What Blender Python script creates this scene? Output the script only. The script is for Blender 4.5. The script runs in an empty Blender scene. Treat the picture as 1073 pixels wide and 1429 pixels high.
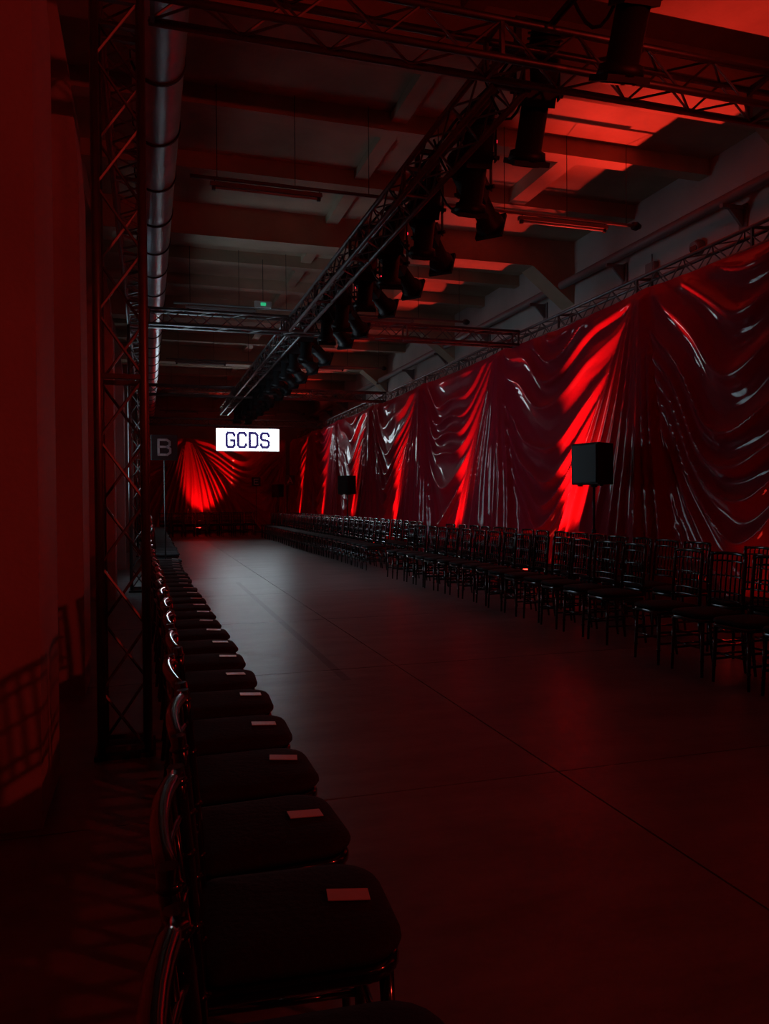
import bpy, math, random
import numpy as np
from mathutils import Vector, Matrix, Euler
random.seed(7)
R = math.radians
S = bpy.context.scene
C = S.collection

# ------------------------------------------------------------------ camera, world, exposure
cam_d = bpy.data.cameras.new('camera'); cam = bpy.data.objects.new('camera', cam_d); C.objects.link(cam)
cam_d.sensor_fit = 'VERTICAL'; cam_d.sensor_height = 36.0; cam_d.lens = 36*1075/1429
cam_d.clip_start = 0.02; cam_d.clip_end = 200
EYE = 1.35
cam.matrix_world = Matrix.Translation((0, 0, EYE)) @ Euler((R(90-0.87), 0, R(-17.1))).to_matrix().to_4x4() @ Matrix.Rotation(R(-0.4), 4, 'Z')
S.camera = cam
S.view_settings.view_transform = 'Standard'; S.view_settings.look = 'None'
S.view_settings.gamma = 1; S.view_settings.exposure = 0.0; S.view_settings.use_curve_mapping = False
S.cycles.use_denoising = True
S.cycles.max_bounces = 6; S.cycles.sample_clamp_indirect = 3.0
S.cycles.caustics_reflective = False; S.cycles.caustics_refractive = False
w = bpy.data.worlds.new('world'); S.world = w; w.use_nodes = True
w.node_tree.nodes['Background'].inputs[0].default_value = (0.02, 0.004, 0.006, 1)
w.node_tree.nodes['Background'].inputs[1].default_value = 0.2
RED = (1.0, 0.040, 0.026)
UPLIGHT_W = 800.0       # red floor uplights along the drapes
FAR_W = 600.0
WINDOW_E = 5.2         # dusk daylight through the left window
SCREEN_E = 10.0

# ------------------------------------------------------------------ materials
def mat(name, col, rough=0.6, metal=0.0, noise=None, bump=None, coat=0.0, emit=None, estr=0.0, spec=0.5):
    m = bpy.data.materials.new(name); m.use_nodes = True
    nt = m.node_tree; b = nt.nodes['Principled BSDF']
    b.inputs['Base Color'].default_value = (*col, 1)
    b.inputs['Roughness'].default_value = rough; b.inputs['Metallic'].default_value = metal
    b.inputs['Specular IOR Level'].default_value = spec
    b.inputs['Coat Weight'].default_value = coat; b.inputs['Coat Roughness'].default_value = 0.06
    if emit: b.inputs['Emission Color'].default_value = (*emit, 1); b.inputs['Emission Strength'].default_value = estr
    tc = nt.nodes.new('ShaderNodeTexCoord')
    if noise:
        sc, amt = noise
        n = nt.nodes.new('ShaderNodeTexNoise'); n.inputs['Scale'].default_value = sc; n.inputs['Detail'].default_value = 5
        nt.links.new(tc.outputs['Object'], n.inputs['Vector'])
        r = nt.nodes.new('ShaderNodeMapRange'); r.inputs[1].default_value = 0.3; r.inputs[2].default_value = 0.7
        r.inputs[3].default_value = 1-amt; r.inputs[4].default_value = 1+amt
        nt.links.new(n.outputs[0], r.inputs[0])
        mx = nt.nodes.new('ShaderNodeVectorMath'); mx.operation = 'SCALE'; mx.inputs[0].default_value = col
        nt.links.new(r.outputs[0], mx.inputs['Scale']); nt.links.new(mx.outputs[0], b.inputs['Base Color'])
    if bump:
        sc, st = bump
        n2 = nt.nodes.new('ShaderNodeTexNoise'); n2.inputs['Scale'].default_value = sc; n2.inputs['Detail'].default_value = 4
        nt.links.new(tc.outputs['Object'], n2.inputs['Vector'])
        bp = nt.nodes.new('ShaderNodeBump'); bp.inputs['Strength'].default_value = st; bp.inputs['Distance'].default_value = 0.02
        nt.links.new(n2.outputs[0], bp.inputs['Height']); nt.links.new(bp.outputs[0], b.inputs['Normal'])
    return m

M = {}
M['plaster'] = mat('plaster', (0.50, 0.47, 0.45), 0.85, noise=(1.2, 0.12), bump=(30, 0.15))
M['column'] = mat('column_paint', (0.42, 0.39, 0.38), 0.8, noise=(1.5, 0.12), bump=(25, 0.15))
M['ceiling'] = mat('ceiling_paint', (0.42, 0.33, 0.24), 0.85, noise=(0.9, 0.25), bump=(14, 0.3))
M['duct'] = mat('galvanised_steel', (0.62, 0.68, 0.72), 0.33, 1.0, noise=(3, 0.15))
M['duct_ring'] = mat('duct_seam_dark', (0.03, 0.03, 0.035), 0.5, 0.5)
M['alu'] = mat('aluminium', (0.22, 0.21, 0.21), 0.46, 1.0, noise=(9, 0.1))
M['pipe'] = mat('pipe_grey_paint', (0.20, 0.18, 0.18), 0.5)
M['black_metal'] = mat('black_metal', (0.012, 0.012, 0.014), 0.5)
M['black_plastic'] = mat('black_plastic', (0.010, 0.010, 0.012), 0.6, bump=(90, 0.2))
M['lacquer'] = mat('black_lacquer', (0.006, 0.006, 0.007), 0.14, coat=0.8)
M['cushion'] = mat('charcoal_cushion', (0.011, 0.011, 0.014), 0.85, bump=(60, 0.2))
M['card'] = mat('white_card', (0.8, 0.82, 0.82), 0.35)
M['vinyl'] = mat('red_vinyl', (0.36, 0.010, 0.034), 0.5, coat=0.5, spec=0.05)
M['sign'] = mat('sign_black', (0.012, 0.012, 0.014), 0.5)
M['letter'] = mat('sign_letter_grey', (0.55, 0.53, 0.53), 0.6)
M['screen'] = mat('screen_white', (0.02, 0.02, 0.02), 0.4, emit=(0.80, 0.93, 1.0), estr=SCREEN_E)
M['screen_ink'] = mat('screen_ink', (0.02, 0.02, 0.02), 0.4, emit=(0.035, 0.025, 0.13), estr=1.0)
M['window'] = mat('dusk_pane', (0.05, 0.05, 0.05), 0.1, emit=(0.62, 0.86, 1.0), estr=WINDOW_E)
M['red_lens'] = mat('red_lens', (0.1, 0.0, 0.0), 0.2, emit=(1.0, 0.03, 0.02), estr=14)
M['red_led'] = mat('red_led', (0.1, 0.0, 0.0), 0.2, emit=(1.0, 0.02, 0.05), estr=2.5)
M['exit_green'] = mat('exit_green', (0, 0.05, 0.02), 0.3, emit=(0.05, 0.8, 0.35), estr=0.5)
M['white_tube'] = mat('unlit_tube', (0.55, 0.55, 0.55), 0.35)
M['glass'] = mat('dark_glass', (0.02, 0.02, 0.025), 0.06, coat=0.5)

def floor_mat():
    m = mat('worn_concrete', (0.17, 0.16, 0.155), 0.42, bump=(6, 0.25))
    nt = m.node_tree; b = nt.nodes['Principled BSDF']; g = nt.nodes.new('ShaderNodeNewGeometry')
    n = nt.nodes.new('ShaderNodeTexNoise'); n.inputs['Scale'].default_value = 1.1; n.inputs['Detail'].default_value = 8
    n.inputs['Roughness'].default_value = 0.65
    mp = nt.nodes.new('ShaderNodeMapping'); mp.inputs['Scale'].default_value = (1.0, 2.6, 1.0)
    nt.links.new(g.outputs['Position'], mp.inputs['Vector']); nt.links.new(mp.outputs[0], n.inputs['Vector'])
    r = nt.nodes.new('ShaderNodeValToRGB')
    r.color_ramp.elements[0].position = 0.3; r.color_ramp.elements[0].color = (0.12, 0.12, 0.12, 1)
    r.color_ramp.elements[1].position = 0.7; r.color_ramp.elements[1].color = (0.28, 0.29, 0.29, 1)
    nt.links.new(n.outputs[0], r.inputs[0])
    # long scuffed tyre mark on the slab
    sp = nt.nodes.new('ShaderNodeSeparateXYZ'); nt.links.new(g.outputs['Position'], sp.inputs[0])
    def math_(op, a, bb):
        q = nt.nodes.new('ShaderNodeMath'); q.operation = op
        for i, v in enumerate((a, bb)):
            if isinstance(v, (int, float)): q.inputs[i].default_value = v
            else: nt.links.new(v, q.inputs[i])
        return q.outputs[0]
    d = math_('ABSOLUTE', math_('SUBTRACT', sp.outputs[0], 1.42), 0)
    near = math_('LESS_THAN', d, 0.035)
    yr = math_('MULTIPLY', math_('GREATER_THAN', sp.outputs[1], 5.6), math_('LESS_THAN', sp.outputs[1], 13.0))
    k = math_('MULTIPLY', math_('MULTIPLY', near, yr), 0.65)
    mx = nt.nodes.new('ShaderNodeMix'); mx.data_type = 'RGBA'
    nt.links.new(k, mx.inputs[0]); nt.links.new(r.outputs[0], mx.inputs[6]); mx.inputs[7].default_value = (0.02, 0.02, 0.02, 1)
    nt.links.new(mx.outputs[2], b.inputs['Base Color'])
    rr = nt.nodes.new('ShaderNodeMapRange'); rr.inputs[3].default_value = 0.27; rr.inputs[4].default_value = 0.43
    nt.links.new(n.outputs[0], rr.inputs[0]); nt.links.new(rr.outputs[0], b.inputs['Roughness'])
    return m
M['floor'] = floor_mat()

# ------------------------------------------------------------------ mesh helpers
class MB:
    def __init__(s): s.v = []; s.f = []; s.smooth = []
    def box(s, x0, x1, y0, y1, z0, z1, mt=None):
        b = len(s.v)
        P = [(x, y, z) for x in (x0, x1) for y in (y0, y1) for z in (z0, z1)]
        if mt: P = [tuple(mt @ Vector(p)) for p in P]
        s.v += P
        for f in ((0,1,3,2),(4,6,7,5),(0,4,5,1),(2,3,7,6),(0,2,6,4),(1,5,7,3)):
            s.f.append(tuple(b+i for i in f)); s.smooth.append(False)
        return s
    def tube(s, pts, r, n=6, cap=True, mt=None):
        pts = [Vector(p) for p in pts]
        if not isinstance(r, (list, tuple)): r = [r]*len(pts)
        b = len(s.v); up = None
        for i, p in enumerate(pts):
            t = (pts[min(i+1, len(pts)-1)] - pts[max(i-1, 0)]).normalized()
            if up is None: up = Vector((0,0,1)) if abs(t.z) < 0.9 else Vector((1,0,0))
            a = t.cross(up).normalized(); c = a.cross(t)
            up = c
            for k in range(n):
                q = p + a*(r[i]*math.cos(2*math.pi*k/n)) + c*(r[i]*math.sin(2*math.pi*k/n))
                if mt: q = mt @ q
                s.v.append(tuple(q))
        for i in range(len(pts)-1):
            for k in range(n):
                k2 = (k+1) % n
                s.f.append((b+i*n+k, b+i*n+k2, b+(i+1)*n+k2, b+(i+1)*n+k)); s.smooth.append(n >= 6)
        if cap:
            s.f.append(tuple(b+k for k in range(n))[::-1]); s.smooth.append(False)
            s.f.append(tuple(b+(len(pts)-1)*n+k for k in range(n))); s.smooth.append(False)
        return s
    def prism(s, poly, axis, a, b_, mt=None):
        # poly: list of 2-D points in the plane normal to axis; extruded from a to b_
        n = len(poly); base = len(s.v)
        for t in (a, b_):
            for p in poly:
                q = {'x': (t, p[0], p[1]), 'y': (p[0], t, p[1]), 'z': (p[0], p[1], t)}[axis]
                s.v.append(tuple(mt @ Vector(q)) if mt else q)
        s.f.append(tuple(range(base, base+n))); s.f.append(tuple(range(base+2*n-1, base+n-1, -1))); s.smooth += [False]*2
        for i in range(n):
            j = (i+1) % n; s.f.append((base+j, base+i, base+n+i, base+n+j)); s.smooth.append(False)
        return s
    def data(s, name, m):
        me = bpy.data.meshes.new(name); me.from_pydata(s.v, [], s.f); me.materials.append(m)
        me.polygons.foreach_set('use_smooth', s.smooth); me.update()
        return me
    def build(s, name, m, parent=None, loc=None):
        o = bpy.data.objects.new(name, s.data(name, m)); C.objects.link(o)
        if parent: o.parent = parent
        if loc: o.location = loc
        return o
def link(name, data, parent=None, loc=(0,0,0), rot=None):
    o = bpy.data.objects.new(name, data); C.objects.link(o); o.location = loc
    if rot: o.rotation_euler = rot
    if parent: o.parent = parent
    return o
def thing(name, label, cat, loc=(0,0,0), rz=0, group=None):
    o = bpy.data.objects.new(name, None); C.objects.link(o); o.empty_display_size = 0.1
    o.location = loc; o.rotation_euler = (0, 0, rz); tag(o, label, cat, group); return o
def tag(o, label, cat, group=None):
    o['label'] = label; o['category'] = cat
    if group: o['group'] = group
    return o
def struct(o, label=None):
    o['kind'] = 'structure'
    if label: o['label'] = label
    return o
def bevel(o, wd, seg=2):
    m = o.modifiers.new('bevel', 'BEVEL'); m.width = wd; m.segments = seg; m.limit_method = 'ANGLE'; return o
def copy_tree(o, parent=None):
    c = o.copy(); C.objects.link(c)
    if parent: c.parent = parent
    for ch in o.children: copy_tree(ch, c)
    return c
ORD = ['first','second','third','fourth','fifth','sixth','seventh','eighth','ninth','tenth','eleventh','twelfth',
       'thirteenth','fourteenth','fifteenth','sixteenth','seventeenth','eighteenth','nineteenth','twentieth']

# ------------------------------------------------------------------ room
XL, XR, YN, YF, ZC = -0.78, 7.6, -5.0, 36.0, 6.1
ZB = 5.6                                            # underside of the beams
fl = MB().box(XL-0.3, XR+0.3, YN-0.3, YF+0.3, -0.16, -0.012).build('floor', M['floor']); struct(fl, 'dark worn concrete floor of big slabs')
xs = [XL-0.3, 1.93, 4.75, XR+0.3]; ys = [YN-0.3] + [-1.82+2.6*k for k in range(0, 15)] + [YF+0.3]
for i in range(3):
    for j in range(len(ys)-1):
        g = 0.005
        MB().box(xs[i]+g, xs[i+1]-g, ys[j]+g, ys[j+1]-g, -0.012, 0.0).build('slab', M['floor'], fl)
struct(MB().box(XR, XR+0.3, YN, YF, 0, ZC+0.2).build('wall_right', M['plaster']), 'pale plaster wall rising behind the red drapes')
struct(MB().box(XL, XR, YF, YF+0.3, 0, ZC+0.2).build('wall_far', M['plaster']), 'far end wall behind the drapes')
struct(MB().box(XL, XR, YN-0.3, YN, 0, ZC+0.2).build('wall_near', M['plaster']), 'end wall behind the camera')
struct(MB().box(XL-0.3, XR+0.3, YN-0.3, YF+0.3, ZC+0.2, ZC+0.5).build('ceiling', M['ceiling']), 'concrete ceiling crossed by deep beams')
ceil = bpy.data.objects['ceiling']
slabm = MB(); slabm.box(XL, XR, YN, YF, ZC, ZC+0.2).build('soffit', M['ceiling'], ceil)
for k in range(-1, 6):
    y = 7.3+5.8*k
    b = MB()
    b.prism([(XL, ZC), (XL, ZB), (6.75, ZB), (XR, 4.95), (XR, ZC)], 'y', y-0.45, y)
    b.build('beam', M['ceiling'], ceil)
    for dy, dz in ((1.75, 0.22), (3.5, 0.22)):
        MB().box(XL, XR, y+dy, y+dy+0.22, ZC-dz, ZC).build('joist', M['ceiling'], ceil)
    MB().box(5.35, 5.62, y+1.97, y+3.5, ZC-0.2, ZC).build('rib', M['ceiling'], ceil)
    MB().box(2.9, 3.1, y+0.0, y+5.35, ZC-0.12, ZC).build('rib', M['ceiling'], ceil)
# left wall with piers and a tall window hidden behind the second pier
WY0, WY1, WZ0, WZ1 = 12.4, 14.4, 1.3, 3.3
wl = MB()
wl.box(XL-0.3, XL, YN, WY0, 0, ZC+0.2); wl.box(XL-0.3, XL, WY1, YF, 0, ZC+0.2)
wl.box(XL-0.3, XL, WY0, WY1, 0, WZ0); wl.box(XL-0.3, XL, WY0, WY1, WZ1, ZC+0.2)
wlo = struct(wl.build('wall_left', M['plaster']), 'plaster wall on the left with square piers')
for (y0, y1) in ((3.45, 4.12), (5.75, 6.35), (11.2, 11.8), (16.2, 16.8), (21.6, 22.2), (27.0, 27.6)):
    b = MB(); b.prism([(XL, 0), (-0.43, 0), (-0.43, 3.6), (-0.47, 4.2), (-0.56, 4.8), (-0.69, 5.3), (XL, 5.6)], 'y', y0, y1)
    struct(b.build('pier', M['column'], wlo))
wn = struct(MB().box(XL-0.20, XL-0.18, WY0, WY1, WZ0, WZ1).build('window_1', M['window']), 'tall window giving cool dusk light')
for q in range(5):
    yy = WY0+0.03+(WY1-WY0-0.06)*q/4
    MB().box(XL-0.18, XL-0.12, yy-0.03, yy+0.03, WZ0, WZ1).build('mullion', M['black_metal'], wn)
for zz in (WZ0+0.03, (WZ0+WZ1)/2, WZ1-0.03):
    MB().box(XL-0.178, XL-0.125, WY0, WY1, zz-0.025, zz+0.025).build('transom', M['black_metal'], wn)
struct(MB().box(XL, XL+0.02, 6.4, 11.1, 0, 0.12).build('baseboard_left', M['plaster']))

# ------------------------------------------------------------------ lights: red uplights
upl_mesh = {}
def uplight_proto():
    t = thing('uplight', '', 'lamp')
    b = MB(); b.box(-0.11, 0.11, -0.08, 0.08, 0, 0.05); o = b.build('base', M['black_plastic'], t)
    b = MB()
    for sx in (-1, 1): MB().box(sx*0.115-0.006, sx*0.115+0.006, -0.02, 0.02, 0.03, 0.2).build('bracket', M['black_metal'], t)
    b = MB(); b.tube([(0,0,0.08),(0,0,0.12),(0,0,0.27)], [0.07,0.10,0.105], 16); b.build('housing', M['black_plastic'], t)
    b = MB(); b.tube([(0,0,0.272),(0,0,0.28)], [0.09,0.085], 16); b.build('lens', M['red_lens'], t)
    return t
up0 = uplight_proto(); up_used = False
def uplight(x, y, label, target, power, group, size=72, blend=0.7, rz=0):
    global up_used
    t = copy_tree(up0) if up_used else up0
    up_used = True
    t.location = (x, y, 0); t.rotation_euler = (0, 0, rz); tag(t, label, 'lamp', group)
    l = bpy.data.lights.new('red_beam', 'SPOT'); l.color = RED; l.energy = power; l.spot_size = R(size); l.spot_blend = blend
    l.shadow_soft_size = 0.05
    lo = bpy.data.objects.new('red_beam', l); C.objects.link(lo); lo.parent = t
    loc = Vector((0, 0, 0.31)); tg = Vector(target) - Vector((x, y, 0))
    lo.location = loc; lo.rotation_euler = (Matrix.Rotation(-rz, 4, 'Z') @ (tg-loc)).to_track_quat('-Z', 'Y').to_euler()
def wash(x, y, z, target, power, label):  # unseen fill spot, added to redden the left piers and near ceiling
    t = thing('added_fill_light', label, 'lamp', (x, y, z), 0, 'added red fill lamps')
    d = (Vector(target)-Vector((x, y, z))).normalized(); q = d.to_track_quat('-Z', 'Y')
    m = q.to_matrix().to_4x4()
    MB().tube([(0,0,0.16),(0,0,0.12),(0,0,-0.1)], [0.06,0.11,0.12], 16, mt=m).build('housing', M['black_metal'], t)
    MB().tube([(0,0,-0.102),(0,0,-0.108)], [0.1,0.095], 16, mt=m).build('lens', M['red_lens'], t)
    MB().tube([(0,0,0.1),(0,0,TZ0-z+0.02)], 0.015, 8).build('drop_arm', M['black_metal'], t)
    l = bpy.data.lights.new('red_fill', 'SPOT'); l.color = RED; l.energy = power; l.spot_size = R(64); l.spot_blend = 0.9; l.shadow_soft_size = 0.12
    lo = link('red_fill', l, t, d*0.14); lo.rotation_euler = q.to_euler()
TZ0, TZ1, TW = 4.0, 4.28, 0.28
XD = 6.2                                            # plane of the side drapes
GATH = [8.55+4.2*k for k in range(-2, 7)]
UPY = [-2.0, 2.2, 6.4, 10.7, 14.8, 19.0, 23.2, 27.4, 31.6]
UPN = ['behind the camera', 'beside the camera', 'at the right edge', 'left of the nearest loudspeaker', 'beyond the brightest swag',
       'halfway down the drapes', 'near the smaller loudspeaker', 'beyond the smaller loudspeaker', 'at the far corner']
UPP = [0.3, 0.12, 0.28, 2.4, 0.8, 0.9, 0.7, 0.5, 0.8]
for y, n, p in zip(UPY, UPN, UPP):
    uplight(5.62, y, 'black floor uplight at the foot of the drapes, ' + n, (6.16, y-1.6, 3.3), UPLIGHT_W*p, 'red floor uplights', size=48, blend=0.8)
uplight(2.0, 32.5, 'black floor uplight with red lens under the far end drape', (2.4, 33.9, 2.4), FAR_W, 'red floor uplights', rz=R(90), size=58)

wash(6.34, -2.9, 3.7, (-0.6, 4.4, 3.0), 350, 'added red fill lamp hung behind the camera, aimed at the left piers')
wash(2.6, -3.4, 3.6, (2.0, 5.5, 6.1), 110, 'added red fill lamp hung behind the camera, aimed at the ceiling')

# ------------------------------------------------------------------ drapes
ZT, ZBOT = 4.06, 0.04
def ss(x): x = np.clip(x, 0, 1); return x*x*(3-2*x)
def drape(u0, u1, gaths, cwide, cnarrow, seed, D, mapf, name, du=0.028, dz=0.032, nf=2.5, fa=0.13):
    """cloth gathered at points of the truss; swags hang between two gathers"""
    nu = int((u1-u0)/du)+1; nz = int((ZT-ZBOT)/dz)+1
    u = np.linspace(u0, u1, nu)[None, :]; z = np.linspace(ZT, ZBOT, nz)[:, None]
    H = ZT-ZBOT; v = (ZT-z)/H
    g0 = np.zeros_like(u); g1 = np.zeros_like(u)
    for a, b in zip(gaths[:-1], gaths[1:]):
        k = (u >= a-1e-6) & (u <= b+1e-6); g0[k] = a; g1[k] = b
    L = g1-g0; sA = u-g0; sB = g1-u
    wob = 0.10*np.sin(v*5+seed)*v
    wA = 0.10+cwide*v+wob; wB = 0.08+cnarrow*v**1.3-wob*0.5
    mid = np.maximum(L-wA-wB, 0.25)
    t = (sA-wA)/mid; tc = np.clip(t, 0, 1); U = 1-(2*tc-1)**2
    # swags
    U2 = U**0.85
    psi = z + D*U2*(0.75+0.35*v) + 0.10*np.sin(3.1*u+seed) + 0.07*np.sin(5.7*u*0.6+2.2*z+seed*2)
    ph = psi*2.3+0.35*np.sin(psi*2.7+seed)
    fr = ph-np.floor(ph)
    rw = 0.10+0.05*np.sin(2*np.pi*np.floor(ph)*0.37+seed)
    sw = 0.45*np.sin(np.pi*fr)**2+0.42*np.exp(-((fr-0.5)/rw)**2)   # flat cloth with a narrow hanging roll
    ph2 = psi*5.3+0.6*np.sin(4*u+1.3*seed)
    sw2 = 0.5+0.5*np.sin(2*np.pi*ph2)
    swag = 0.13*sw*(0.35+0.65*U) + 0.006*sw2 + 0.10*U*v + 0.05
    # fans that radiate from the gathers
    rA = sA/(v*0.9+0.10); rB = sB/(v*0.9+0.10)
    def fan(r, n, sd):
        q = r*n+0.35*np.sin(2.3*r+sd)+0.18*np.sin(6*v+sd)
        return (fa*(0.55*np.sin(np.pi*q)**2+0.35*np.exp(-((q-np.floor(q)-0.5)/0.13)**2)+0.15*np.sin(2*np.pi*q*0.53+sd)) + 0.012*np.abs(np.sin(np.pi*(q*2.7+0.3*np.sin(5*v+sd)))))*(0.35+0.65*v)
    fA = 0.10+0.16*np.clip(1-sA/np.maximum(wA, 0.1), 0, 1)*(0.3+v)+fan(rA, nf, seed)
    fB = 0.10+0.16*np.clip(1-sB/np.maximum(wB, 0.1), 0, 1)*(0.3+v)+fan(rB, nf*1.35, seed+1)
    # the same formula at a gather from either side, so neighbours meet
    kA = ss((wA-sA)/0.30+0.5); kB = ss((wB-sB)/0.24+0.5)
    off = swag*(1-kA)*(1-kB)+fA*kA*(1-kB)+fB*kB
    e = np.exp(-(sA/0.10)**2)+np.exp(-(sB/0.10)**2); eb = 0.26*(0.3+v)*0.6+0.10
    off = off*(1-np.clip(e, 0, 1))+eb*np.clip(e, 0, 1)
    off = off*np.clip(v/0.05+0.25, 0, 1)
    # top edge droops between gathers
    zz = z - (0.05*(U if True else 0))*np.exp(-v*5)*np.ones_like(u)
    X, Y, Z = mapf(np.broadcast_to(u, off.shape), off, zz)
    verts = np.stack([X, Y, Z], -1).reshape(-1, 3)
    idx = np.arange(nu*nz).reshape(nz, nu)
    f = np.stack([idx[:-1, :-1], idx[1:, :-1], idx[1:, 1:], idx[:-1, 1:]], -1).reshape(-1, 4)
    me = bpy.data.meshes.new(name); me.vertices.add(len(verts)); me.vertices.foreach_set('co', verts.ravel())
    me.loops.add(f.size); me.loops.foreach_set('vertex_index', f.ravel().astype(np.int32))
    me.polygons.add(len(f)); me.polygons.foreach_set('loop_start', (np.arange(len(f))*4).astype(np.int32))
    me.polygons.foreach_set('loop_total', np.full(len(f), 4, np.int32))
    me.update(); me.validate(); me.polygons.foreach_set('use_smooth', np.ones(len(f), bool))
    me.materials.append(M['vinyl'])
    return link(name, me)
side = lambda u, o, z: (XD-o, u, z*np.ones_like(u))
far = lambda u, o, z: (u, 34.0-o, z*np.ones_like(u))
DL = ['glossy red vinyl drape beside the camera', 'dark swagged red vinyl drape at the right edge of the photo',
      'red vinyl drape with the brightest lit swags, left of the nearest loudspeaker', 'second lit red vinyl drape, with a broad bright fan',
      'third lit red vinyl drape from the loudspeaker', 'fourth lit red vinyl drape, beside the smaller loudspeaker',
      'narrow-looking red vinyl drape beyond the smaller loudspeaker', 'last red vinyl drape of the side, behind the A sign']
for k in range(8):
    o = drape(GATH[k], GATH[k+1], GATH, 2.5 if k > 1 else 1.4, 0.95, 3+k*1.7, 1.35+0.25*math.sin(k*2.1), side, 'curtain')
    tag(o, DL[k], 'curtain', 'red drapes along the right side')
FG = [-2.6, 1.67, 5.85, 9.0]
o = drape(-0.55, 1.67, FG, 1.4, 3.4, 5, 1.2, far, 'curtain', nf=2.4, fa=0.26); tag(o, 'left half of the bright far end fan of red vinyl, behind the B sign', 'curtain', 'red drapes across the far end')
o = drape(1.67, 5.85, FG, 3.2, 0.5, 9, 1.5, far, 'curtain', nf=2.4, fa=0.26); tag(o, 'red vinyl drape on the far end sweeping under the white screen', 'curtain', 'red drapes across the far end')

# ------------------------------------------------------------------ trusses
TZ0, TZ1, TW = 4.0, 4.28, 0.28
brace_cache = {}
def truss(a, b, label, near=None, group='aluminium trusses', name='truss', pitch=0.5):
    """square box truss from a to b (centre of the section); parts: chord, brace, end_plate"""
    a = Vector(a); b = Vector(b); d = b-a; Ln = d.length; t = d.normalized()
    o = bpy.data.objects.new(name, None); C.objects.link(o); tag(o, label, 'truss', group); o.location = a
    up = Vector((0,0,1)) if abs(t.z) < 0.9 else Vector((0,1,0))
    s = t.cross(up).normalized(); n = s.cross(t).normalized()
    hw = TW/2-0.025
    rot = Matrix((t, s, n)).transposed().to_4x4()          # local x runs along the truss
    o.rotation_euler = rot.to_euler()
    key = round(Ln, 3)
    if ('c', key) not in brace_cache:
        brace_cache[('c', key)] = MB().tube([(0,0,0),(Ln,0,0)], 0.024, 8).data('chord', M['alu'])
    for y in (-hw, hw):
        for z in (-hw, hw): link('chord', brace_cache[('c', key)], o, (0, y, z))
    if 'plate' not in brace_cache:
        pm = MB()
        for q in (-hw, hw):
            pm.box(-0.012, 0.012, -hw, hw, q-0.016, q+0.016); pm.box(-0.012, 0.012, q-0.016, q+0.016, -hw, hw)
        brace_cache['plate'] = pm.data('coupling', M['alu'])
    nseg = max(1, round(Ln/2.0))
    for k in range(nseg+1): link('coupling', brace_cache['plate'], o, (min(max(Ln*k/nseg, 0.02), Ln-0.02), 0, 0))
    half = pitch/2; m = int(Ln/half); half = Ln/m
    hk = round(half, 3)
    faces = [(0, hw), (0, -hw), (1, hw), (1, -hw)]         # sides, top and bottom
    if hk not in brace_cache:
        L_ = []
        for up_ in (1, -1): L_.append(MB().tube([(0, 0, -hw*up_), (half, 0, hw*up_)], 0.0085, 5).data('brace', M['alu']))
        for up_ in (1, -1): L_.append(MB().tube([(0, -hw*up_, 0), (half, hw*up_, 0)], 0.0085, 5).data('brace', M['alu']))
        brace_cache[hk] = L_
    far_mb = MB(); cnt = 0
    for k in range(m):
        for fi, (typ, off) in enumerate(faces):
            sgn = 1 if (k+fi) % 2 == 0 else -1
            p = (k*half, off, 0) if typ == 0 else (k*half, 0, off)
            if near is None or (near[0] <= k*half <= near[1] and cnt < 300):
                link('brace', brace_cache[hk][typ*2+(0 if sgn > 0 else 1)], o, p); cnt += 1
            else:
                if typ == 0: far_mb.tube([(p[0], off, -hw*sgn), (p[0]+half, off, hw*sgn)], 0.0085, 4, False)
                else: far_mb.tube([(p[0], -hw*sgn, off), (p[0]+half, hw*sgn, off)], 0.0085, 4, False)
    if far_mb.v:
        q = far_mb.build('lattice', M['alu'], o); q['kind'] = 'stuff'
    return o
TC = (TZ0+TZ1)/2
LX, RX, CX = -0.125, 6.34, 2.29
TY = [4.4, 12.2, 20.0, 27.8]
LBL = ['at the top of the photo', 'second from the camera, silhouetted before pale ceiling', 'third from the camera', 'carrying the white screen']
for k, y in enumerate(TY):
    truss((LX+0.16, y, TC), (RX-0.16, y, TC), 'aluminium box truss crossing the hall, ' + LBL[k], near=None if k < 2 else (-1, -1), group='cross trusses')
def segs(x, name_l, near, z=TC, group='long trusses', y0=-0.2):
    pass
truss((LX, -3.4, TC), (LX, 33.2, TC), 'long aluminium truss along the left wall, above the tower', near=(9.0, 17), group='long trusses')
truss((RX, -3.4, TC), (RX, 33.2, TC), 'long aluminium truss carrying the red drapes', near=(8.2, 19), group='long trusses')
truss((CX, 4.56, TC), (CX, 12.04, TC), 'near length of the central aluminium truss carrying the black spotlights', group='long trusses')
truss((CX, 12.36, TC), (CX, 19.84, TC), 'far length of the central aluminium truss, ending near the screen', near=(0, 4), group='long trusses')
TL = ['tall aluminium truss tower in the left foreground', 'second truss tower along the left wall, seen through the first',
      'third truss tower along the left wall', 'fourth truss tower along the left wall, far end']
for k, y in enumerate(TY):
    t = truss((LX, y, 0.03), (LX, y, TZ0-0.01), TL[k], near=None if k == 0 else (-1, -1), group='truss towers', name='truss_tower', pitch=0.62)
    bevel(link('base_plate', MB().box(-0.03, -0.005, -0.155, 0.155, -0.155, 0.155).data('base_plate', M['black_metal']), t), 0.004)
truss((CX, 20.16, TC), (CX, 24.2, TC), 'last short length of the central aluminium truss above the white screen', near=(-1, -1), group='long trusses')
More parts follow.
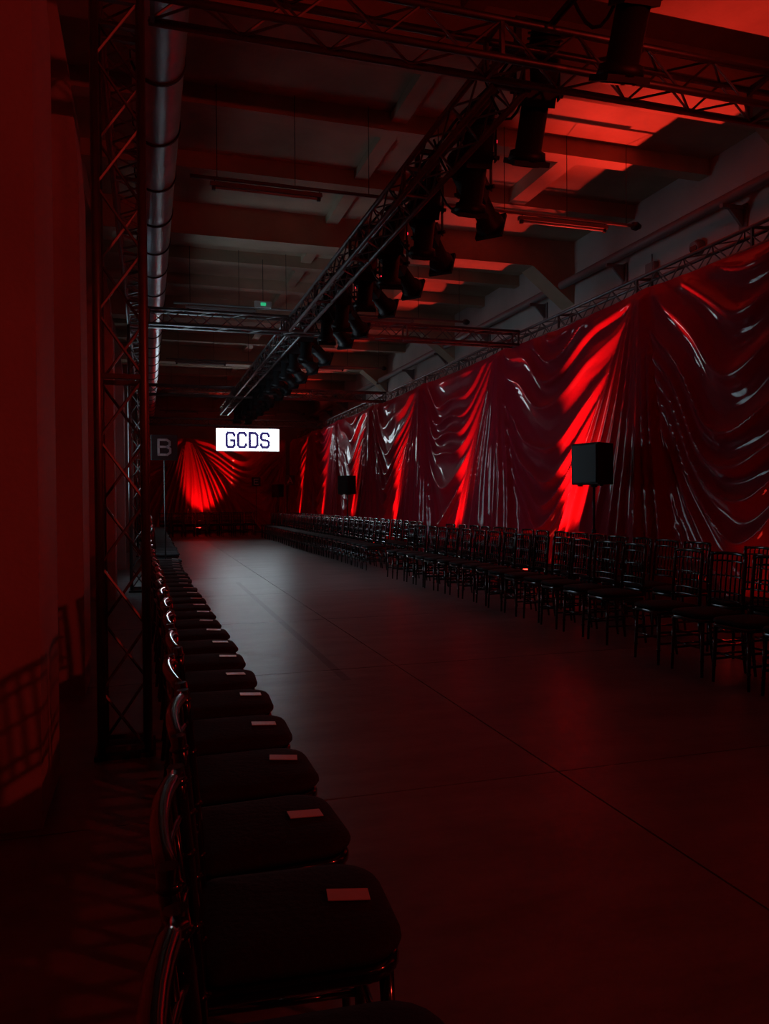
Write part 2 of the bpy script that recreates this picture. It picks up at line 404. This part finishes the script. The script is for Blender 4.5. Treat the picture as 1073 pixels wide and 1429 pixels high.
# ------------------------------------------------------------------ duct
dc = (0.12, 4.86); dr = 0.205
dt = thing('ventilation_duct', 'long round galvanised steel duct under the ceiling on the left', 'duct', (0, 0, 0))
yy = 2.0; 
while yy < 33:
    b = MB(); b.tube([(dc[0], yy, dc[1]), (dc[0], yy+1.09, dc[1])], dr, 40, False); b.build('duct_section', M['duct'], dt)
    b = MB(); b.tube([(dc[0], yy+1.075, dc[1]), (dc[0], yy+1.115, dc[1])], dr+0.012, 40); b.build('joint_ring', M['duct_ring'], dt)
    b = MB(); b.tube([(dc[0], yy+0.8, dc[1]), (dc[0], yy+0.81, dc[1])], dr+0.003, 40, False); b.build('seam', M['duct'], dt)
    b = MB(); b.box(dc[0]-0.004, dc[0]+0.004, yy+1.09, yy+1.10, dc[1]+dr, ZC-0.0); b.build('hanger', M['black_metal'], dt)
    yy += 1.1

# ------------------------------------------------------------------ service pipes and battens under the ceiling
TRL = ['nearest', 'second', 'third', 'fourth', 'fifth']
for k in range(5):
    y = 9.0+5.8*k; z = 5.03
    t = thing('service_pipe', 'thin grey cable rail hung across the ceiling, %s from the camera' % TRL[k], 'pipe', (0, y, z), 0, 'ceiling cable rails')
    MB().tube([(0.5, 0, 0), (6.35, 0, 0)], 0.022, 8).build('rail', M['pipe'], t)
    MB().tube([(6.3, 0, 0), (6.36, 0, 0), (6.42, 0, 0)], [0.05, 0.06, 0.03], 12).build('end_cap', M['black_metal'], t)
    for q in range(7):
        MB().tube([(0.8+q*0.9, 0, 0.02), (0.8+q*0.9, 0, ZC-z-(0.0))], 0.005, 5).build('hanger_rod', M['black_metal'], t)
    for q, x in enumerate((0.72, 3.9) if k else (0.72, 4.6)):
        tt = thing('batten_light', 'unlit white tube light under the %s cable rail, %s' % (TRL[k], ('left of the spotlights', 'right of the spotlights')[q]), 'light',
                   (x, y, z-0.07), 0, 'unlit tube lights')
        bevel(MB().box(0, 1.3, -0.035, 0.035, -0.02, 0.03).build('tray', M['pipe'], tt), 0.006)
        MB().tube([(0.05, 0, -0.036), (1.25, 0, -0.036)], 0.013, 8).build('tube', M['white_tube'], tt)
        for e in (0.02, 1.24):
            MB().box(e, e+0.04, -0.02, 0.02, -0.06, 0.0).build('socket', M['black_metal'], tt)
            MB().tube([(e+0.03, 0, 0.03), (e+0.03, 0, 0.055)], 0.008, 5).build('clip', M['black_metal'], tt)
t = thing('exit_sign', 'small glowing green emergency exit sign hung under the ceiling', 'sign', (2.14, 14.70, 5.08))
bevel(MB().box(-0.16, 0.16, -0.03, 0.03, -0.06, 0.06).build('case', M['white_tube'], t), 0.008)
MB().box(-0.05, 0.05, -0.034, -0.03, -0.03, 0.03).build('lit_panel', M['exit_green'], t)
MB().tube([(0, 0, 0.06), (0, 0, 0.85)], 0.006, 5).build('stem', M['black_metal'], t)
# pipe on the right wall
t = thing('wall_pipe', 'thick grey pipe on brackets running high along the right wall', 'pipe', (7.33, 0, 5.28))
MB().tube([(0, -4.5, 0), (0, 35.5, 0)], 0.075, 14).build('pipe_run', M['pipe'], t)
MB().tube([(0.1, -4.5, 0.10), (0.1, 35.5, 0.10)], 0.03, 8).build('pipe_run', M['pipe'], t)
for k in range(15):
    y = -2.2+2.65*k
    b = MB(); b.box(-0.1, 0.265, y-0.03, y+0.03, -0.125, -0.075); b.prism([(0.265, -0.075), (0.265, -0.34), (0.22, -0.34), (0.0, -0.115)], 'y', y-0.02, y+0.02)
    b.box(0.24, 0.268, y-0.07, y+0.07, -0.4, -0.05); b.build('bracket', M['pipe'], t)
t = thing('wall_lamp', 'small round dark lamp on the right wall under the pipe', 'lamp', (7.6, 9.25, 4.93))
MB().tube([(0, 0, 0), (-0.05, 0, 0), (-0.12, 0, -0.02)], [0.11, 0.11, 0.09], 20).build('body', M['pipe'], t)
MB().tube([(-0.12, 0, -0.02), (-0.13, 0, -0.02)], [0.08, 0.07], 20).build('lens', M['glass'], t)
t = thing('junction_box', 'grey square box on the right wall left of the round lamp', 'box', (7.6, 10.3, 4.9))
bevel(MB().box(-0.09, 0, -0.11, 0.11, -0.14, 0.12).build('case', M['pipe'], t), 0.01)
MB().box(-0.1, -0.088, -0.09, 0.09, -0.12, 0.10).build('lid', M['pipe'], t)
MB().tube([(-0.04, 0, 0.12), (-0.04, 0, 0.26)], 0.012, 6).build('conduit', M['pipe'], t)

# ------------------------------------------------------------------ spotlights on the centre truss
def fixture_mesh():
    """profile spotlight along +x local (lens at +x); origin at the yoke pivot"""
    P = {}
    b = MB(); b.tube([(-0.34,0,0),(-0.33,0,0),(-0.20,0,0),(-0.18,0,0),(-0.02,0,0)], [0.05,0.085,0.09,0.105,0.105], 14)
    for k in range(5): b.tube([(-0.30+0.028*k,0,0),(-0.292+0.028*k,0,0)], 0.104, 14)
    P['lamp_house'] = b.data('lamp_house', M['black_metal'])
    b = MB(); b.box(-0.04, 0.07, -0.09, 0.09, -0.09, 0.09); P['gate'] = b.data('gate', M['black_metal'])
    b = MB(); b.tube([(0.06,0,0),(0.30,0,0),(0.31,0,0),(0.36,0,0)], [0.08,0.08,0.105,0.115], 16); P['barrel'] = b.data('barrel', M['black_metal'])
    b = MB(); b.box(0.355, 0.385, -0.11, 0.11, -0.11, 0.11); P['colour_frame'] = b.data('colour_frame', M['black_metal'])
    b = MB(); b.tube([(0.385,0,0),(0.392,0,0)], [0.09,0.085], 16); P['lens'] = b.data('lens', M['glass'])
    return P
FX = fixture_mesh()
yk = MB()
for s_ in (-1, 1): yk.box(-0.018, 0.018, s_*0.135-0.004, s_*0.135+0.004, -0.03, 0.22)
yk.box(-0.018, 0.018, -0.139, 0.139, 0.212, 0.222)
for s_ in (-1, 1): yk.tube([(0, s_*0.10, 0), (0, s_*0.16, 0)], 0.016, 8)
YOKE = yk.data('yoke', M['black_metal'])
CL = MB().box(-0.022, 0.022, -0.03, 0.03, 0.222, 0.30).tube([(0, -0.03, 0.30), (0, 0.03, 0.30)], 0.04, 10).data('clamp', M['black_metal'])
LED = MB().box(-0.010, 0.010, -0.145, -0.139, 0.10, 0.12).data('status_light', M['red_led'])
def spotlight(loc, aim, label, scale=1.0, led=False, arm=0.0):
    t = thing('spotlight', label, 'spotlight', loc, 0, 'black spotlights on the centre truss')
    aim = Vector(aim).normalized()
    hz = Vector((aim.x, aim.y, 0)); rz = math.atan2(hz.y, hz.x)
    t.rotation_euler = (0, 0, rz); t.scale = (1.18,)*3
    pitch = math.asin(-aim.z)
    for k, me in FX.items(): link(k, me, t, (0, 0, 0), (0, pitch, 0))
    link('yoke', YOKE, t); 
    if arm > 0:
        MB().tube([(0, 0, 0.21), (0, 0, 0.21+arm)], 0.014, 8).build('drop_arm', M['black_metal'], t)
        link('clamp', CL, t, (0, 0, arm-0.02))
    else: link('clamp', CL, t)
    if loc[0] > 2.7:
        e = Matrix.Rotation(-rz, 3, 'Z') @ (Vector((2.64-loc[0], 0, TZ1+0.27-loc[2]))/1.18)
        MB().tube([(0, 0, 0.28), tuple(e)], 0.013, 8).build('side_arm', M['black_metal'], t)
    q = 0.12+0.12*abs(math.sin(loc[1]*3.1)); cp = []
    for i in range(10):
        f = i/9; a_ = Matrix.Rotation(-rz, 3, 'Z') @ Vector((-0.22*f, 0.05+q*f, 0)); cp.append((a_.x, a_.y, 0.16*(1-f)+0.20*f-0.34*math.sin(math.pi*f)*(0.6+q)))
    MB().tube(cp, 0.009, 5).build('power_cable', M['black_plastic'], t)
    if led: link('status_light', LED, t)
    return t
nfix = 19
for k in range(nfix):
    y = 3.62+1.1*k+0.05*math.sin(k*2.3)+(0.42 if k == 8 else -0.1 if k == 7 else 0.36 if k == 9 else 0.25 if k == 10 else 0.12 if k == 11 else 0)
    pos = '%s from the camera' % ORD[k]
    spotlight((2.60, y+0.05, 4.15), (0.05, 0.46, -0.88), 'long black spotlight pointing down from the centre truss, ' + pos, led=(k in (2, 4, 6, 7, 10, 12, 15)), arm=0.0)
    if k >= 2:
        pos2 = 'beside the %s long one' % ORD[k]
        spotlight((2.80, y+0.56, 4.09), (0.62+0.1*math.sin(k*1.7), 0.55, -0.42+0.1*math.sin(k*3.1)), 'short-looking black spotlight aimed at the drapes, ' + pos2, led=(k in (5, 9)))
# outrigger rail that the spotlights clamp to
t = thing('lighting_bar', 'black pipe alongside the centre truss that the spotlights clamp to', 'bar', (2.64, 0, TZ1+0.27))
MB().tube([(0, 3.2, 0), (0, 24.0, 0)], 0.024, 8).build('pipe_run', M['black_metal'], t)
for k in range(10): MB().box(-0.26, 0.02, 4.7+2*k-0.02, 4.7+2*k+0.02, -0.02, 0.02).box(-0.26, -0.22, 4.7+2*k-0.02, 4.7+2*k+0.02, -0.27, -0.02).build('outrigger', M['black_metal'], t)
cb = thing('cable_bundle', 'sagging bundle of black cables tied along the centre truss', 'cable', (2.36, 0, TZ1))
for s_ in range(3):
    pts = []
    for k in range(88):
        y = 4.6+k*0.22; pts.append((0.05*s_+0.03*math.sin(k*1.1+s_), y, 0.03-0.06*abs(math.sin(k*0.45+s_*1.3))+0.05))
    MB().tube(pts, 0.012, 5).build('cable', M['black_plastic'], cb)

# ------------------------------------------------------------------ lettering
GL = {
 'G': [[(1,.78),(1,.86),(.82,1),(.18,1),(0,.86),(0,.14),(.18,0),(.82,0),(1,.14),(1,.46),(.55,.46)]],
 'C': [[(1,.78),(1,.86),(.82,1),(.18,1),(0,.86),(0,.14),(.18,0),(.82,0),(1,.14),(1,.22)]],
 'D': [[(0,0),(0,1),(.75,1),(1,.84),(1,.16),(.75,0),(0,0)]],
 'S': [[(1,.78),(1,.86),(.82,1),(.18,1),(0,.86),(0,.64),(.18,.52),(.82,.48),(1,.36),(1,.14),(.82,0),(.18,0),(0,.14),(0,.22)]],
 'B': [[(0,0),(0,1),(.7,1),(.95,.88),(.95,.64),(.7,.53),(0,.53)],[(.7,.53),(1,.40),(1,.14),(.74,0),(0,0)]],
 'A': [[(0,0),(.5,1),(1,0)],[(.19,.34),(.81,.34)]],
 'E': [[(1,0),(0,0),(0,1),(1,1)],[(0,.52),(.85,.52)]],
}
def letter(ch, x, z, wd, ht, th, m, parent, y, dep=0.006):
    b = MB()
    for line in GL[ch]:
        for (p, q) in zip(line[:-1], line[1:]):
            a = Vector((x+p[0]*wd, z+p[1]*ht)); c = Vector((x+q[0]*wd, z+q[1]*ht)); d = (c-a).normalized()
            n = Vector((-d.y, d.x))*th/2; a2 = a-d*th*0.35; c2 = c+d*th*0.35
            b.prism([tuple(a2+n), tuple(a2-n), tuple(c2-n), tuple(c2+n)], 'y', y-dep, y)
    return b.build('letter', m, parent)
# screen
SX, SY, SZ = 3.44, 27.6, 3.53
t = thing('led_screen', 'glowing white screen reading GCDS hung from the far cross truss', 'screen', (SX, SY, SZ))
SW, SH = 2.20, 0.78
bevel(MB().box(-SW/2-0.02, SW/2+0.02, 0.0, 0.09, -SH/2-0.02, SH/2+0.02).build('cabinet', M['black_plastic'], t), 0.005)
MB().box(-SW/2, SW/2, -0.006, 0.0, -SH/2, SH/2).build('display', M['screen'], t)
for i, ch in enumerate('GCDS'):
    letter(ch, -0.75+i*0.405, -0.26, 0.27, 0.50, 0.10, M['screen_ink'], t, -0.006)
for s_ in (-0.8, 0.8): MB().box(s_-0.02, s_+0.02, 0.07, 0.11, SH/2+0.0, TZ0-SZ+0.04).build('hanging_bracket', M['black_metal'], t)

# section signs on stands
def sign(ch, x, y, zc, size, label, rz=0):
    t = thing('section_sign', label, 'sign', (x, y, 0), rz, 'section letter signs')
    bevel(MB().box(-size/2, size/2, -0.012, 0.012, zc-size/2, zc+size/2).build('panel', M['sign'], t), 0.004)
    letter(ch, -size*0.22, zc-size*0.28, size*0.44, size*0.58, size*0.085, M['letter'], t, -0.012, 0.004)
    MB().tube([(0, 0.025, 0.015), (0, 0.025, zc+size*0.2)], 0.012, 8).build('pole', M['black_metal'], t)
    MB().tube([(0, 0.025, 0), (0, 0.025, 0.012), (0, 0.025, 0.02)], [0.16, 0.16, 0.02], 20).build('base', M['black_metal'], t)
sign('B', 0.27, 12.85, 2.22, 0.41, 'black square sign with grey letter B above the left row of chairs')
sign('A', 5.75, 32.2, 2.22, 0.42, 'small black square sign with letter A before the far right drapes')
sign('E', 4.25, 31.6, 2.14, 0.36, 'small black square sign with faint letter E at the far end')

# loudspeakers on poles
def speaker(x, y, rz, lab, zb=1.50):
    st = thing('speaker_stand', 'black pole stand under the ' + lab, 'stand', (x, y, 0), rz, 'loudspeaker stands')
    MB().tube([(0,0,0.0),(0,0,0.02),(0,0,0.035)], [0.16,0.16,0.03], 24).build('base', M['black_metal'], st)
    MB().tube([(0,0,0.03),(0,0,0.95)], 0.022, 10).build('pole', M['black_metal'], st)
    MB().tube([(0,0,0.90),(0,0,zb)], 0.016, 10).build('inner_pole', M['black_metal'], st)
    MB().tube([(0,0,0.89),(0,0,0.96)], 0.03, 10).build('collar', M['black_metal'], st)
    t = thing('loudspeaker', 'black box ' + lab, 'loudspeaker', (x, y, zb), rz, 'black loudspeakers on poles')
    b = MB(); b.prism([(-0.17, 0.25), (-0.11, -0.22), (0.11, -0.22), (0.17, 0.25)], 'z', 0.03, 0.55)   # trapezoid cabinet
    bevel(MB().prism([(-0.23, -0.17), (0.23, -0.17), (0.15, 0.2), (-0.15, 0.2)], 'z', 0.03, 0.56).build('cabinet', M['black_plastic'], t), 0.012)
    bevel(MB().box(-0.205, 0.205, -0.184, -0.17, 0.055, 0.535).build('grille', M['black_metal'], t), 0.005)
    MB().tube([(0,0,0.0),(0,0,0.03)], 0.04, 12).build('pole_socket', M['black_metal'], t)
    for s_ in (-1, 1): MB().box(s_*0.17-0.02, s_*0.17+0.02, -0.1, -0.04, 0.012, 0.03).build('foot', M['black_plastic'], t)
speaker(5.47, 8.65, R(-75), 'loudspeaker nearest the camera, on a pole before the bright drape')
speaker(5.45, 21.3, R(-65), 'smaller-looking loudspeaker halfway along the drapes')
speaker(5.35, 32.9, R(-60), 'loudspeaker at the dark far right corner')

# ------------------------------------------------------------------ chairs
def post_path(s, z0=0.44, z1=0.92):
    return [(-0.19-0.035*((z-z0)/(z1-z0))**1.5, s*(0.178-0.004*(z-z0)), z) for z in np.linspace(z0, z1, 9)]
def ringed(pts, r, rings):
    """bamboo turned stick"""
    b = MB(); b.tube(pts, r, 7); P = [Vector(p) for p in pts]
    if isinstance(r, list): r = sum(r)/len(r)
    for f in rings:
        i = f*(len(P)-1); a = int(i); q = P[a].lerp(P[min(a+1, len(P)-1)], i-a); d = (P[min(a+1, len(P)-1)]-P[a]).normalized()
        b.tube([q-d*0.006, q, q+d*0.006], [r, r*1.35, r], 7, False)
    return b
def rounded_seat(x0, x1, y0, y1, r, z0, z1, puff, n=5):
    b = MB(); pts = []
    for cx, cy, a0, rr in ((x1-r, y1-r, 0, r), (x0+0.03, y1-0.03, 90, 0.03), (x0+0.03, y0+0.03, 180, 0.03), (x1-r, y0+r, 270, r)):
        for k in range(n+1):
            a = R(a0+90*k/n); pts.append((cx+rr*math.cos(a), cy+rr*math.sin(a)))
    mx = (x0+x1)/2; my = (y0+y1)/2; N = len(pts)
    lv = [(0.97, z0), (1.0, z0+0.008), (1.0, z1-0.012), (0.96, z1-0.002), (0.8, z1+puff*0.6), (0.4, z1+puff)]
    for f, z in lv:
        for p in pts: b.v.append((mx+(p[0]-mx)*f, my+(p[1]-my)*f, z))
    b.v.append((mx, my, z1+puff))
    for i in range(len(lv)-1):
        for k in range(N):
            k2 = (k+1) % N; b.f.append((i*N+k, i*N+k2, (i+1)*N+k2, (i+1)*N+k)); b.smooth.append(True)
    b.f.append(tuple(range(N))[::-1]); b.smooth.append(False)
    for k in range(N): b.f.append(((len(lv)-1)*N+k, (len(lv)-1)*N+(k+1) % N, len(lv)*N)); b.smooth.append(True)
    return b
def chair_parts():
    """list of (name, MB, material)"""
    P = []
    P.append(('cushion', rounded_seat(-0.185, 0.215, -0.195, 0.195, 0.10, 0.447, 0.475, 0.012), M['cushion']))
    P.append(('seat_frame', rounded_seat(-0.205, 0.205, -0.195, 0.195, 0.08, 0.41, 0.445, 0.0), M['lacquer']))
    for s in (-1, 1):
        P.append(('leg', ringed([(0.185, s*0.165, 0), (0.178, s*0.16, 0.2), (0.17, s*0.155, 0.415)], [0.011, 0.014, 0.016], (0.3, 0.7)), M['lacquer']))
        P.append(('leg', ringed([(-0.225, s*0.17, 0), (-0.20, s*0.172, 0.2), (-0.19, s*0.175, 0.44)], [0.011, 0.014, 0.016], (0.3, 0.7)), M['lacquer']))
    for s in (-1, 1): P.append(('back_post', ringed(post_path(s), 0.0145, (0.2, 0.45, 0.7, 0.95)), M['lacquer']))
    def rail(z, r, bow):
        x = post_path(1)[0][0]-0.035*(max(z-0.44, 0)/0.48)**1.5
        return MB().tube([(x-bow*(1-(y/0.175)**2), y, z+bow*0.5*(1-(y/0.175)**2)) for y in np.linspace(-0.175, 0.175, 9)], r, 7)
    P.append(('top_rail', rail(0.905, 0.014, 0.018), M['lacquer']))
    P.append(('rail', rail(0.845, 0.009, 0.018), M['lacquer']))
    P.append(('rail', rail(0.73, 0.007, 0.015), M['lacquer']))
    P.append(('rail', rail(0.60, 0.009, 0.012), M['lacquer']))
    P.append(('rail', rail(0.54, 0.009, 0.012), M['lacquer']))
    for k in range(6):
        y = -0.125+0.05*k; q = 1-(y/0.175)**2
        def px(z, bow): return (-0.19-0.035*((z-0.44)/0.48)**1.5-bow*q, y, z+bow*0.5*q)
        P.append(('spindle', ringed([px(0.54, 0.012), px(0.70, 0.015), px(0.905, 0.018)], 0.007, (0.25, 0.6)), M['lacquer']))
    for s in (-1, 1):
        P.append(('stretcher', MB().tube([(-0.205, s*0.17, 0.17), (0.182, s*0.16, 0.17)], 0.009, 6), M['lacquer']))
        P.append(('stretcher', MB().tube([(-0.195, s*0.172, 0.26), (0.176, s*0.158, 0.26)], 0.009, 6), M['lacquer']))
    P.append(('stretcher', MB().tube([(0.18, -0.16, 0.22), (0.18, 0.16, 0.22)], 0.009, 6), M['lacquer']))
    P.append(('stretcher', MB().tube([(-0.20, -0.17, 0.22), (-0.20, 0.17, 0.22)], 0.009, 6), M['lacquer']))
    return P
CP = chair_parts()
FULL = [(n, b.data(n, m)) for n, b, m in CP]
def join(names, nm):
    b = MB(); mm = None
    for n, q, m in CP:
        if n in names:
            o = len(b.v); b.v += q.v; b.f += [tuple(i+o for i in f) for f in q.f]; b.smooth += q.smooth; mm = m
    return (nm, b.data(nm, mm))
MIDL = [x for x in FULL if x[0] in ('cushion', 'seat_frame', 'leg', 'back_post')] + [join(('top_rail', 'rail', 'spindle'), 'backrest'), join(('stretcher',), 'stretchers')]
LOW = [FULL[0], join(('seat_frame', 'leg', 'stretcher'), 'base_frame'), join(('top_rail', 'rail', 'spindle', 'back_post'), 'backrest')]
def chair(x, y, rz, label, group, lod):
    t = thing('banquet_chair', label, 'chair', (x, y, 0), rz, group)
    for n, me in (FULL, MIDL, LOW)[lod]: link(n, me, t)
    return t
LEFTG, RF, RB, FAR = 'chairs of the left row', 'chairs of the front row on the right', 'chairs of the back row on the right', 'chairs across the far end'
CARD = MB().box(-0.046, 0.046, -0.024, 0.024, 0, 0.002).data('seat_card', M['card'])
def where(i, n, row):
    if i < 12: return 'black bamboo-style chair with charcoal cushion in the %s, %s from the camera' % (row, ORD[i])
    return 'black bamboo-style chair in the %s, %s before the B sign' % (row, ORD[n-1-i])
# left row, first block
y = 0.72; i = 0; ysL = []
while y < 12.3: ysL.append(y); y += 0.452
for i, y in enumerate(ysL):
    y -= 0.07 if i < 2 else 0; x = 0.265+0.03*math.sin(y*0.45)+(0.04 if y > 11.6 else 0)-(0.03 if i < 2 else 0)+random.uniform(-0.012, 0.012)
    rz = R(random.uniform(-4, 4)); lab = where(i, len(ysL), 'left row') or 'black bamboo-style chair in the middle of the left row before the B sign'
    chair(x, y, rz, lab, LEFTG, 0 if y < 7 else 1)
    if i >= 1:
        c = link('seat_card', CARD, None, (x+0.125+random.uniform(-0.01, 0.012), y+0.015+random.uniform(-0.02, 0.02), 0.4885), (0, R(3.6), R(random.uniform(-10, 10))))
        l2 = 'white card on the seat of the left row\'s %s chair from the camera' % ORD[i] if i < 12 else 'white card on the left row\'s %s seat before the B sign' % ORD[len(ysL)-1-i]
        tag(c, l2, 'card', 'white cards on the left seats')
k = 0; y = 13.5; k = 0
while y < 28.0:
    lab = 'small far black chair of the left row, %s past the B sign' % ORD[k] if k < 8 else 'tiny black chair at the far end of the left row'
    k += 1
    chair(0.31+random.uniform(-0.015, 0.015), y, R(random.uniform(-4, 4)), lab, 'far chairs of the left row', 2)
    y += 0.455
# right rows
def block(x, y0, y1, grp, row, lodlim, st=0.0):
    n = int((y1-y0)/0.46)
    for i in range(n):
        y = y0+0.23+0.46*i
        yield i, n, x+random.uniform(-0.02, 0.02)+0.03*math.sin(y*0.8), y
def right_rows(x, rowname, grp, fargrp):
    i0 = 0
    for bi, (y0, y1) in enumerate(((2.0, 5.95), (6.1, 13.3), (14.2, 29.2))):
        for i, n, xx, y in block(x, y0, y1, grp, rowname, 12):
            d = y*0.956+xx*0.294
            if bi == 2:
                g = fargrp
                lab = 'small far black chair of the %s, %s past the aisle gap' % (rowname, ORD[i]) if i < 12 else 'tiny black chair in the far half of the %s beyond the aisle gap' % rowname
            elif bi == 0: lab = 'black bamboo-style chair in the %s, %s from the near end' % (rowname, ORD[i]); g = grp
            else:
                lab = 'black bamboo-style chair in the %s, %s past the narrow gap' % (rowname, ORD[i]) if i < 10 else 'black bamboo-style chair in the %s, %s before the aisle gap' % (rowname, ORD[n-1-i]); g = grp
            chair(xx-(0.08 if bi == 0 else 0), y, R(180+random.uniform(-4, 4)), lab, g, 0 if d < 8.5 else (1 if d < 15 else 2))
right_rows(4.24, 'right front row', RF, 'far chairs of the right front row')
right_rows(4.98, 'right back row', RB, 'far chairs of the right back row')
# far end
for r_, yy in enumerate((30.2, 31.0)):
    for k in range(8):
        chair(0.62+0.46*k, yy, R(-90), 'small far black chair %s in the %s row across the far end' % (ORD[k]+' from the left', ('front', 'back')[r_]), FAR, 2)
